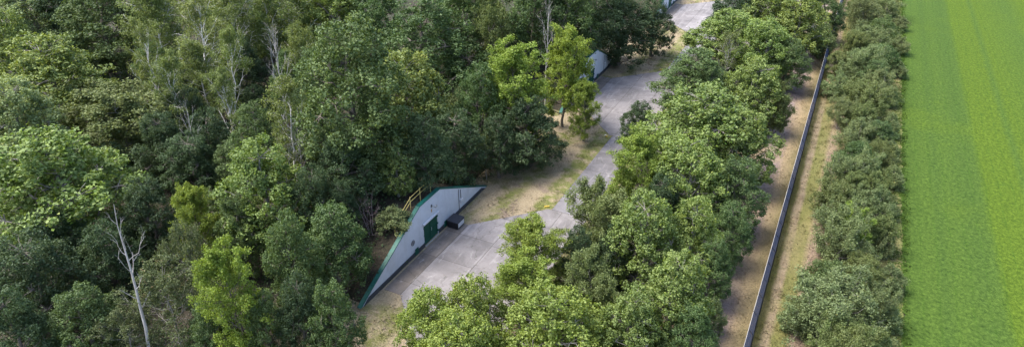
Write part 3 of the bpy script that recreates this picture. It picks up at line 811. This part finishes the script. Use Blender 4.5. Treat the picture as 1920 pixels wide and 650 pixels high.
TREES = [
    ('pale', 0, -128.8, 68.5, 16.1, 8.95, 'grey-green tree in the top left corner of the picture'),
    ('oak', 0, -109.8, 68.8, 17.2, 8.40, 'dark green tree at the top edge, left of the birches'),
    ('maple', 1, -114.5, 56.4, 14.9, 5.55, 'bright green crown cut by the left edge, upper one'),
    ('maple', 0, -94.4, 49.8, 16.1, 8.50, 'big bright green maple near the left edge, above the pale maple'),
    ('pale', 1, -86.4, 40.6, 14.9, 6.15, 'pale cream-green maple at the left edge between two bright maples'),
    ('olive', 0, -82.3, 50.6, 11, 9.07, 'wide olive-brown tree below the dark gap, right of the pale maple'),
    ('maple', 2, -69.5, 33.5, 14.9, 8.34, 'largest bright maple at the left edge, sunlit yellow-green top'),
    ('oak', 1, -109.5, 75.6, 17.2, 6.20, 'dark tree at the top edge just left of the tall birches'),
    ('dusk', 0, -121.7, 71.4, 17.2, 6.27, 'dark blue-green tree at the top edge above the bright maple'),
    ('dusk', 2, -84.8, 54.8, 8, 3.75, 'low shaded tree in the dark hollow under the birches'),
    ('birch_open', 0, -83.1, 65.3, 18, 6.24, 'tall birch with many white forked limbs, centre of the birch stand'),
    ('birch', 1, -98.2, 70.3, 17, 6.47, 'leftmost tall birch with thin drooping olive crown'),
    ('birch', 2, -83.9, 74.9, 18, 6.32, 'tall olive birch right of the white-limbed birch'),
    ('birch_open', 1, -67.3, 55.6, 14, 4.12, 'slim birch with single white trunk below the birch stand'),
    ('birch_open', 2, -51.1, 48.3, 14, 4.01, 'leaning birch with olive tufts, below the white dead birch'),
    ('dead_birch', 0, -67.2, 64.2, 18, 3.71, 'bare white dead birch with upward limbs in the birch stand'),
    ('birch_open', 1, -76.8, 54.5, 15, 4.67, 'birch leaning left with bare grey lower trunk over the dark hollow'),
    ('birch', 1, -79.0, 61.7, 14, 4.76, 'yellowish low birch crown in front of the tall white-limbed birch'),
    ('birch', 0, -82.4, 82.8, 17, 6.47, 'olive birch at the right end of the birch stand, top edge'),
    ('birch', 2, -107.2, 83.2, 17, 7.05, 'birch at the top edge behind the white-limbed birch'),
    ('birch', 1, -98.7, 84.7, 17, 6.33, 'birch at the top edge between two taller birches'),
    ('dead_birch', 1, -49.8, 48.3, 9, 2.61, 'small bleached dead tree with thin forked branches, under the birches'),
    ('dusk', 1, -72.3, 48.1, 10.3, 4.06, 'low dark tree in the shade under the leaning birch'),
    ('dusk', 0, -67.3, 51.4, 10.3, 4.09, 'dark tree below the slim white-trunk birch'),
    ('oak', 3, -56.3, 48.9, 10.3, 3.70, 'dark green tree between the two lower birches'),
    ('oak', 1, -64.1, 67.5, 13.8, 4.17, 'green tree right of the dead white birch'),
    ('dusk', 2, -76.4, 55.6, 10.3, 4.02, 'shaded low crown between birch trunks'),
    ('birch_open', 0, -87.2, 59.5, 16, 4.22, 'thin birch with a kinked white trunk at the left rim of the birch stand'),
    ('birch', 3, -83.5, 78.6, 18, 4.67, "slender birch at the top edge right of the stand's centre"),
    ('birch_open', 2, -74.6, 61.6, 17, 3.87, 'birch with exposed white fork just right of the white-limbed birch'),
    ('birch', 2, -68.6, 71.7, 15, 3.77, 'small olive birch at the right rim of the birch stand'),
    ('dead_birch', 1, -67.4, 48.6, 13, 2.28, 'bare grey birch trunk with thin twigs over the dark hollow'),
    ('dusk', 1, -81.5, 71.0, 11.5, 4.24, 'dark crown low between the tall birches, left of the dead white one'),
    ('oak', 2, -70.9, 70.2, 11.5, 3.70, 'dark green crown right behind the dead white birch'),
    ('dusk', 2, -89.9, 85.0, 12.6, 4.80, 'dark crown behind the upper limbs of the dead white birch'),
    ('dusk', 0, -82.9, 62.8, 10.3, 3.85, 'dark low crown at the foot of the white-limbed birch'),
    ('oak', 1, -91.8, 63.4, 11.5, 3.98, 'dark green crown at the foot of the leftmost tall birch'),
    ('oak', 3, -95.4, 80.7, 12.6, 4.75, 'green crown filling the birch stand near the top'),
    ('dusk', 1, -52.2, 53.2, 10.3, 3.01, 'dark crown right of the leaning birch'),
    ('maple', 3, -79.7, 90.4, 17.2, 7.23, 'mid green tree at the top edge right of the birch stand'),
    ('oak', 0, -73.5, 94.3, 18.4, 6.22, 'dark green tree at the top edge over the big round crown'),
    ('oak', 2, -88.9, 94.2, 18.4, 6.52, 'dark tree cut by the top edge behind the birches'),
    ('oak', 1, -44.9, 52.2, 19.5, 7.04, 'big round mid green crown in the middle of the forest'),
    ('maple', 1, -47.5, 66.1, 16.1, 6.86, 'sunlit green crown right of the big round one, above the bunker'),
    ('dusk', 0, -39.5, 63.7, 9.9, 4.73, 'grey-green tree leaning over the right end of the bunker wall'),
    ('oak', 3, -56.0, 84.0, 18.4, 8.62, 'large dark green tree at the top, left of the yellow-green pair'),
    ('oak', 2, -55.4, 93.6, 18.4, 6.76, 'dark tree at the top edge behind the large dark green one'),
    ('oak', 0, -68.0, 86.5, 14.9, 4.87, 'dark crown filling behind the big round tree'),
    ('olive', 1, -49.2, 92.9, 16, 4.88, 'grey-olive thin tree at the top edge left of the white trunks'),
    ('yellow', 0, -37.5, 76.7, 15, 5.71, 'yellow-green airy tree, left one of the bright pair by the middle bunker'),
    ('yellow', 1, -34.3, 86.5, 15, 4.61, 'bright yellow-green tree in front of the middle bunker'),
    ('dead_birch', 1, -39.3, 91.0, 18, 2.76, 'thin white bare trunks at the top edge above the yellow-green pair'),
    ('dusk', 1, -33.7, 72.9, 10.3, 4.82, 'dark rounded tree at the bend of the dry clearing'),
    ('dusk', 2, -35.9, 68.8, 9.2, 3.42, 'dark low tree behind the bare pale sapling'),
    ('oak', 2, -40.4, 72.1, 13.8, 4.32, 'dark green crown under the left yellow-green tree'),
    ('yellow', 2, -29.8, 83.4, 9, 2.72, 'small yellow-green tree hanging over the middle forecourt'),
    ('dusk', 0, -35.2, 114.9, 14, 7.20, 'dark tree standing over the clearing between middle and farthest bunkers'),
    ('dusk', 1, -38.3, 107.7, 17.2, 6.53, 'dark blue-green tree at the top edge behind the middle bunker'),
    ('dusk', 2, -31.0, 122.0, 11, 4.18, 'small dark tree overhanging the edge of the farthest forecourt'),
    ('oak', 1, -44.7, 98.0, 19.5, 5.68, 'dark tree cut by the top edge behind the yellow-green pair'),
    ('oak', 3, -39.7, 99.1, 18.4, 5.16, 'green tree at the top edge right of the white trunks'),
    ('bare', 1, -37.1, 67.6, 6, 1.49, 'bare pale sapling in front of dark trees beside the clearing'),
    ('maple', 3, -40.0, 52.5, 5.9, 2.41, 'bright young tree just behind the bunker roof'),
    ('dusk', 1, -43.8, 48.2, 10.3, 3.76, 'dark crown under the big round tree'),
    ('oak', 0, -43.0, 53.0, 11.5, 3.57, 'shaded green crown low on the big round tree, left of the young tree'),
    ('dusk', 2, -38.3, 55.8, 9.2, 3.35, 'dark crown right above the bunker guard rail'),
    ('dusk', 0, -44.4, 44.3, 10.3, 3.05, 'dark tree right of the light green dome'),
    ('maple', 0, -49.1, 41.9, 13.8, 5.33, 'light green domed maple in the lower forest, left of the bunker'),
    ('yellow', 2, -54.4, 37.6, 10, 2.74, 'sparse yellow-topped tree with bare grey branches, left of the domed maple'),
    ('yellow', 0, -39.2, 28.6, 13, 3.20, 'tall narrow yellow-green tree in the lower forest'),
    ('oak', 1, -39.8, 35.5, 12.6, 3.23, 'green tree right of the narrow yellow-green tree'),
    ('oak', 2, -39.3, 40.7, 10.3, 3.92, 'dark green tree left of the bunker wall'),
    ('oak', 3, -32.8, 32.1, 10.3, 2.68, 'dark green tree below the low end of the bunker wall'),
    ('dusk', 1, -35.5, 31.4, 10.3, 2.76, "dark tree at the bottom edge left of the bunker's low end"),
    ('oak', 0, -37.2, 29.3, 9.2, 2.23, 'green tree at the bottom edge right of the yellow-green tree'),
    ('dead', 0, -46.7, 24.7, 18, 2.11, 'leaning white dead trunk with few stub branches, lower left'),
    ('brown', 0, -46.7, 27.8, 10, 4.00, 'russet-brown thinning tree beside the white dead trunk'),
    ('brown', 1, -47.6, 30.8, 11, 2.57, 'sparse rusty-leaved tree above the russet one'),
    ('oak', 1, -51.9, 23.4, 9.2, 3.44, 'teal-green bush-like tree at the bottom left'),
    ('dusk', 0, -59.2, 24.3, 11.5, 5.03, 'very dark shaded tree at the left edge below the largest maple'),
    ('dusk', 1, -54.9, 19.7, 10.3, 3.41, 'dark tree in the bottom left corner'),
    ('dusk', 2, -58.4, 30.3, 9.2, 3.44, 'dark shaded crown left of the white dead trunk'),
    ('dusk', 1, -60.1, 36.6, 10.3, 3.72, 'dark crown right of the largest bright maple'),
    ('brown', 1, -48.3, 24.2, 7, 2.72, 'thin brownish tree at the bottom edge, below the dead trunk'),
    ('oak', 2, -41.9, 27.8, 8, 2.52, 'dark green tree at the bottom edge under the yellow-green tree'),
    ('dusk', 0, -66.6, 47.7, 9.2, 4.32, 'dark tree above the sparse yellow-topped tree'),
    ('oak', 3, -50.0, 38.4, 10.3, 2.69, 'dark crown between the domed maple and yellow-green tree'),
    ('dusk', 2, -65.1, 29.9, 9.2, 4.16, 'shaded dark crown directly under the largest bright maple'),
    ('dusk', 1, -41.9, 45.3, 8, 2.21, 'dark tree behind the bare purplish shrub'),
    ('bush', 0, -37.8, 48.3, 2.5, 2.12, 'round green bush overlapping the left slope of the bunker wall'),
    ('bare', 0, -40.0, 47.1, 5.1, 2.56, 'bare purplish twiggy shrub behind the bunker wall'),
    ('dusk', 0, -18.7, 133.4, 12, 5.67, 'dark tree at the top, left end of the roadside row beside the farthest forecourt'),
    ('maple', 0, -12.7, 132.9, 13, 6.87, 'green maple at the top edge in the roadside row'),
    ('maple', 1, -6.9, 130.4, 13, 6.21, 'rounded green maple near the top beside the track'),
    ('oak', 0, -3.7, 143.9, 11, 4.63, 'dark green tree at the top edge right against the track'),
    ('maple', 2, -17.3, 121.0, 11, 7.12, 'olive-green maple crown facing the farthest forecourt'),
    ('maple', 3, -10.6, 116.1, 12, 5.44, 'green crown right of the sparse pale-twigged tree, upper row'),
    ('bare', 1, -16.2, 112.8, 9, 3.18, 'sparse pale-twigged tree in the roadside row, upper part'),
    ('oak', 1, -6.4, 115.2, 9, 4.40, 'dark green tree along the track edge, upper row'),
    ('oak', 2, -18.2, 97.5, 11, 6.59, 'blue-green crown beside the middle forecourt'),
    ('maple', 1, -9.3, 98.0, 11, 5.36, 'domed green maple near the track, middle of the row'),
    ('olive', 2, -5.5, 97.4, 8, 2.59, 'narrow olive tree at the track edge, middle of the row'),
    ('maple', 0, -12.7, 79.7, 13, 8.36, 'largest fresh green maple of the roadside row'),
    ('dusk', 2, -22.0, 83.0, 8, 3.09, 'small dark tree at the corner of the middle forecourt'),
    ('yellow', 1, -16.9, 67.5, 11, 4.27, 'olive-yellow tree beside the narrow road'),
    ('maple', 2, -7.2, 79.4, 11, 4.24, 'green maple flank above the track, right of the largest maple'),
    ('maple', 3, -11.4, 66.7, 12, 5.12, 'green maple in the middle of the row, below the largest maple'),
    ('oak', 3, -6.7, 68.7, 10, 4.09, 'dark green tree leaning over the track, mid row'),
    ('olive', 0, -17.7, 55.9, 10, 4.74, 'grey-olive tree beside the nearest forecourt road corner'),
    ('maple', 1, -12.4, 53.8, 12, 4.29, 'tall light green maple, lower half of the row'),
    ('maple', 0, -8.4, 56.7, 11, 3.78, 'green maple left of the track, lower half of the row'),
    ('oak', 0, -5.9, 62.4, 8, 2.60, 'dark green low tree by the straw track'),
    ('yellow', 2, -22.0, 49.0, 9, 3.63, 'yellow-green open tree over the nearest forecourt'),
    ('yellow', 0, -20.6, 44.4, 8, 3.66, 'yellow-tinted tree below the open one at the forecourt edge'),
    ('olive', 1, -14.5, 46.5, 9, 3.36, 'grey-green tree in the lower row between maples'),
    ('open', 0, -26.5, 36.9, 8, 3.19, 'small bright maple at the bottom, nearest the low end of the bunker wall'),
    ('open', 1, -23.4, 39.5, 9, 3.43, 'bright maple with gaps showing the concrete, in front of the nearest forecourt'),
    ('lime', 0, -22.0, 34.8, 9, 4.35, 'bright yellow-green maple cut by the bottom edge below the nearest forecourt'),
    ('lime', 1, -15.8, 40.0, 10, 4.94, 'wide fresh green maple at the bottom centre'),
    ('maple', 1, -7.7, 46.9, 11, 3.84, 'green maple with ragged top, lower right of the row'),
    ('maple', 0, -10.4, 43.4, 9, 3.41, 'green maple at the bottom edge, third from the bunker'),
    ('oak', 1, -5.9, 45.3, 8, 2.51, 'green tree at the bottom edge next to the track'),
    ('bush', 0, -4.8, 51.7, 4, 1.38, 'low green bush at the edge of the straw track, near bottom'),
    ('oak', 2, -6.0, 55.3, 8, 2.40, 'dark green tree overhanging the straw track'),
    ('dusk', 1, -13.3, 63.5, 9, 2.92, 'shaded tree tucked between roadside maples, mid row'),
    ('dusk', 0, -15.3, 53.6, 8, 2.36, 'dark tree under the grey-olive crown'),
    ('dusk', 2, -18.3, 51.2, 8, 2.34, 'dark low tree behind the yellow-green open tree'),
    ('oak', 3, -15.2, 95.6, 10, 3.48, 'dark crown between blue-green tree and domed maple'),
    ('bush', 1, -2.9, 135.9, 6, 2.78, 'dark bush at the track edge near the top'),
    ('hedge', 0, 4.8, 56.4, 5.6, 5.17, 'big blue-green shrub nearest in the hedge, bottom of the picture'),
    ('hedge_olive', 0, 7.1, 51.4, 5, 2.96, 'olive shrub at the bottom edge of the hedge'),
    ('hedge', 1, 4.7, 67.7, 6.2, 3.92, 'broad dark grey-green hedge shrub, second big one from the bottom'),
    ('hedge', 2, 4.7, 83.3, 6, 3.67, 'hedge shrub with pale bare twigs, halfway up the hedge'),
    ('hedge', 3, 4.9, 97.5, 4.4, 3.72, 'grey-green hedge shrub just above the twiggy one'),
    ('hedge_olive', 1, 5.3, 109.0, 5.2, 4.21, 'olive-yellow hedge shrub in the upper half of the hedge'),
    ('hedge', 0, 5.1, 123.3, 6.4, 4.83, 'rounded grey hedge shrub reaching over the fence'),
    ('hedge', 1, 5.6, 141.5, 4.6, 5.04, 'grey-green hedge shrub above the one reaching over the fence'),
    ('hedge', 2, 4.3, 154.1, 6.6, 4.99, 'dense hedge shrub close to the top edge, fence side'),
    ('hedge', 3, 7.1, 168.1, 5.6, 5.23, 'hedge shrub at the top edge, field side'),
    ('hedge_olive', 0, 7.6, 64.3, 3.8, 2.68, 'olive shrub behind the big blue-green hedge shrub'),
    ('hedge', 3, 7.3, 77.2, 4.6, 2.94, 'mid hedge shrub between the dark one and the twiggy one'),
    ('hedge_olive', 1, 7.8, 91.4, 4.2, 2.65, 'small olive shrub on the field side of the twiggy shrub'),
    ('hedge_oak', 1, 4.0, 62.4, 4, 2.67, 'deep green hedge shrub directly above the big blue-green one, fence side'),
    ('hedge_olive', 0, 3.9, 75.8, 5, 3.37, 'olive-grey hedge shrub on the fence side, below the twiggy one'),
    ('hedge_oak', 0, 5.4, 88.2, 5.6, 3.14, 'leafy hedge shrub right of the twiggy one'),
    ('hedge_olive', 0, 6.3, 104.1, 4.4, 3.43, 'hedge shrub on the field side of the olive-yellow one'),
    ('hedge', 3, 7.0, 117.0, 5, 3.59, 'dark hedge shrub on the field side, upper half'),
    ('hedge_oak', 1, 7.4, 131.6, 5.4, 3.76, 'hedge shrub on the field side of the rounded grey one'),
    ('hedge_oak', 0, 7.4, 147.5, 5.8, 4.15, 'hedge shrub on the field side near the top'),
    ('hedge_olive', 0, 8.2, 72.4, 4.2, 2.44, 'hedge shrub on the field side behind the broad dark one'),
    ('hedge_olive', 1, 8.2, 82.2, 4.4, 2.56, 'olive shrub on the field side, halfway up the hedge'),
    ('hedge', 1, 8.5, 59.6, 4.4, 2.40, 'hedge shrub on the field side of the big blue-green one'),
    ('hedge_olive', 1, 5.8, 52.5, 4.6, 2.80, 'dull olive shrub in front of the big blue-green one, bottom edge'),
    ('bush', 0, 9.7, 59.8, 2.9, 1.81, 'low bush on the field edge, lowest in the hedge'),
    ('bush', 1, 9.9, 66.0, 3, 1.89, 'low bush on the field edge, second from the bottom'),
    ('bush', 0, 9.2, 72.0, 3.3, 1.50, 'low bush on the field edge, third from the bottom'),
    ('bush', 1, 9.5, 80.3, 3.1, 1.50, 'low bush on the field edge, fourth from the bottom'),
    ('bush', 0, 9.9, 88.6, 3.1, 1.76, 'low bush on the field edge, fifth from the bottom'),
    ('bush', 1, 9.5, 96.1, 3.1, 1.52, 'low bush on the field edge, sixth from the bottom'),
    ('bush', 0, 9.3, 104.1, 3.8, 1.77, 'low bush on the field edge, seventh from the bottom'),
    ('bush', 1, 9.7, 116.5, 3.2, 1.69, 'low bush on the field edge, eighth from the bottom'),
    ('bush', 0, 10.4, 130.9, 2.9, 2.05, 'low bush on the field edge, ninth from the bottom'),
    ('bush', 1, 10.5, 143.8, 3.6, 2.22, 'low bush on the field edge, tenth from the bottom'),
    ('bush', 0, 10.8, 159.8, 3, 2.10, 'low bush on the field edge, topmost one in full view'),
    ('bush', 1, 9.9, 54.7, 2.9, 1.70, 'low bush on the field edge at the bottom border'),
    ('hedge_olive', 0, 2.8, 162.6, 5, 3.43, 'olive hedge shrub leaning to the fence near the top edge'),
    ('hedge_olive', 1, 3.0, 136.9, 4.6, 2.96, 'yellowish shrub leaning over the fence, upper hedge'),
    ('olive', 2, 1.2, 126.1, 4.6, 3.17, 'olive shrub spreading left to meet the fence, upper hedge'),
    ('bush', 1, 1.5, 116.4, 4.4, 2.78, 'dense green bush close to the fence, upper hedge'),
    ('hedge', 0, 2.9, 103.8, 4.6, 2.67, "grey-green shrub close to the fence, above the hedge's middle"),
    ('oak', 2, 6.6, 120.2, 6, 3.31, 'small dark green tree rising out of the upper hedge'),
    ('yellow', 1, 5.8, 71.2, 5.5, 2.81, 'yellow-green sapling tree inside the middle of the hedge'),
    ('oak', 0, 8.4, 52.3, 5, 2.24, 'dark green small tree in the hedge at the bottom edge'),
    ('olive', 0, 6.4, 80.7, 5.6, 2.77, 'taller olive sapling tree inside the hedge, right of the twiggy shrub'),
    ('oak', 1, 8.0, 98.5, 4.8, 2.64, 'dark green small tree on the field side of the upper hedge'),
    ('bush', 0, 2.4, 55.3, 3.6, 1.78, 'low green bush on the fence side of the big blue-green shrub'),
]
GROUPS = {'hedge_oak': 'hedge shrubs between the fence and the field', 'hedge': 'hedge shrubs between the fence and the field', 'hedge_olive': 'hedge shrubs between the fence and the field'}
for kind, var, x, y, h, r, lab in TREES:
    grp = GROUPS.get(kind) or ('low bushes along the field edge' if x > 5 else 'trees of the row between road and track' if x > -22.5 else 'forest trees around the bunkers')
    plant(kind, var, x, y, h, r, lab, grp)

# low growth between the tall crowns
LOW = [('oak', 0, -61.9, 49.8, 6.5, 3.2, 'low dark green tree touching the upper left of the domed maple'),
       ('dusk', 1, -77.7, 44.8, 6.5, 3.2, 'low dark tree along the lower edge of the wide olive-brown tree'),
       ('dusk', 2, -76.3, 67.8, 6.0, 3.0, 'low dark tree at the foot of the white dead birch'),
       ('bush', 0, -64.1, 35.6, 5.5, 3.0, 'low bush right of the largest bright maple, above the white dead trunk'),
       ('oak', 3, -57.4, 42.1, 6.0, 2.8, 'dark tree right behind the sparse yellow-topped tree'),
       ('bush', 1, -48.3, 79.9, 6.0, 3.0, 'low bush between the sunlit crown and the left yellow-green tree'),
       ('bush', 0, -80.5, 34.8, 5.0, 2.8, 'low bush showing through the lower left of the largest bright maple'),
       ('dusk', 0, -48.0, 102.7, 7.0, 3.2, 'dark tree between the two yellow-green crowns, upper part'),
       ('dusk', 1, -116.6, 109.4, 7.5, 3.4, 'dark tree behind the birches at the very top edge'),
       ('dusk', 2, -52.1, 58.7, 6.5, 3.0, 'dark crown at the right foot of the big round crown'),
       ('oak', 2, -67.5, 25.0, 6.5, 3.0, 'dark tree at the left edge, between the largest maple and the bottom corner')]
for kind, var, x, y, h, r, lab in LOW:
    plant(kind, var, x, y, h, r, lab, 'low trees in the forest shade')

# ------------------------------------------------------------------ ground cover nobody could count
def cover(name, pts, mat, leaf, lift, seed, label, cat, upright=0.4, wid=0.62):
    rng = np.random.default_rng(seed)
    n = len(pts)
    pos = np.column_stack([pts, lift[0] + (lift[1] - lift[0]) * rng.random(n) ** 1.5])
    nrm = unit(rng, n) + np.array([0, 0, upright])
    o = obj(name, leaves_mesh(name, pos, nrm, leaf, 0.45 + 0.2 * rng.normal(size=n), rng.random(n), mat, rng, wid))
    return tag(o, label, cat, kind='stuff')

def seen(x, y, pad=4):
    dx = x * math.cos(0.4593) + y * math.sin(0.4593); dy = -x * math.sin(0.4593) + y * math.cos(0.4593)
    return (dy > 34) & (np.abs(dx) < 1.06 * dy + pad) & (dy < 185)

rg = np.random.default_rng(5)
def scatter(n, x0, x1, y0, y1, clump=0.0):
    p = np.column_stack([rg.uniform(x0, x1, n), rg.uniform(y0, y1, n)])
    if clump:
        c = p[:n // 14]; p = np.repeat(c, 14, axis=0) + rg.normal(size=(len(c) * 14, 2)) * clump
    return p[seen(p[:, 0], p[:, 1])]

def off_paving(p):
    keep = np.ones(len(p), bool)
    x, y = p[:, 0], p[:, 1]
    keep &= ~((x > -26.45) & (x < -22.3))
    for c in APRON_Y:
        half = np.where(x < -34.05, 7.0, np.where(x < -27.0, 7.0 + (x + 34.05) / 7.05 * 7.3, 14.3))
        keep &= ~((x > -36.35) & (x < -21.9) & (np.abs(y - c) < half - 0.22))
    return p[keep]

p = scatter(14000, 10.2, 12.0, 40, 210, 0.25)
cover('edge_grass', p, bpy.data.materials['mown_field'], 0.22, (0.04, 0.16), 2, 'longer ragged grass along the hedge side of the meadow', 'grass', 1.6, 0.5)
p = off_paving(scatter(34000, -38, -21.5, 25, 200, 0.35))
cover('dry_grass', p, bpy.data.materials['dry_clearing'], 0.20, (0.04, 0.17), 3, 'dry straw grass tufts on the clearing beside the bunkers', 'grass', 1.4, 0.5)
p = scatter(26000, -9, -1.3, 40, 200, 0.3)
cover('track_grass', p, bpy.data.materials['dirt_track'], 0.17, (0.03, 0.10), 4, 'short dry tufts on the track inside the fence', 'grass', 1.6, 0.5)
p = scatter(36000, -0.9, 11.2, 40, 200, 0.3)
cover('verge_grass', p, bpy.data.materials['grass_verge'], 0.19, (0.03, 0.20), 6, 'olive and straw grass tufts between fence and hedge', 'grass', 1.4, 0.5)
p = scatter(120000, -170, -37.5, 15, 200, 0.7)
zz = np.array([mound_z(a, b) for a, b in p])
rgn = np.random.default_rng(9)
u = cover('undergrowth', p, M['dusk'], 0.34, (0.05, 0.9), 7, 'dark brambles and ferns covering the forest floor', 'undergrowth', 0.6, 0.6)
co = np.empty(len(u.data.vertices) * 3, np.float32); u.data.vertices.foreach_get('co', co); co = co.reshape(-1, 3)
co[:, 2] += np.repeat(zz, 4); u.data.vertices.foreach_set('co', co.ravel()); u.data.update()
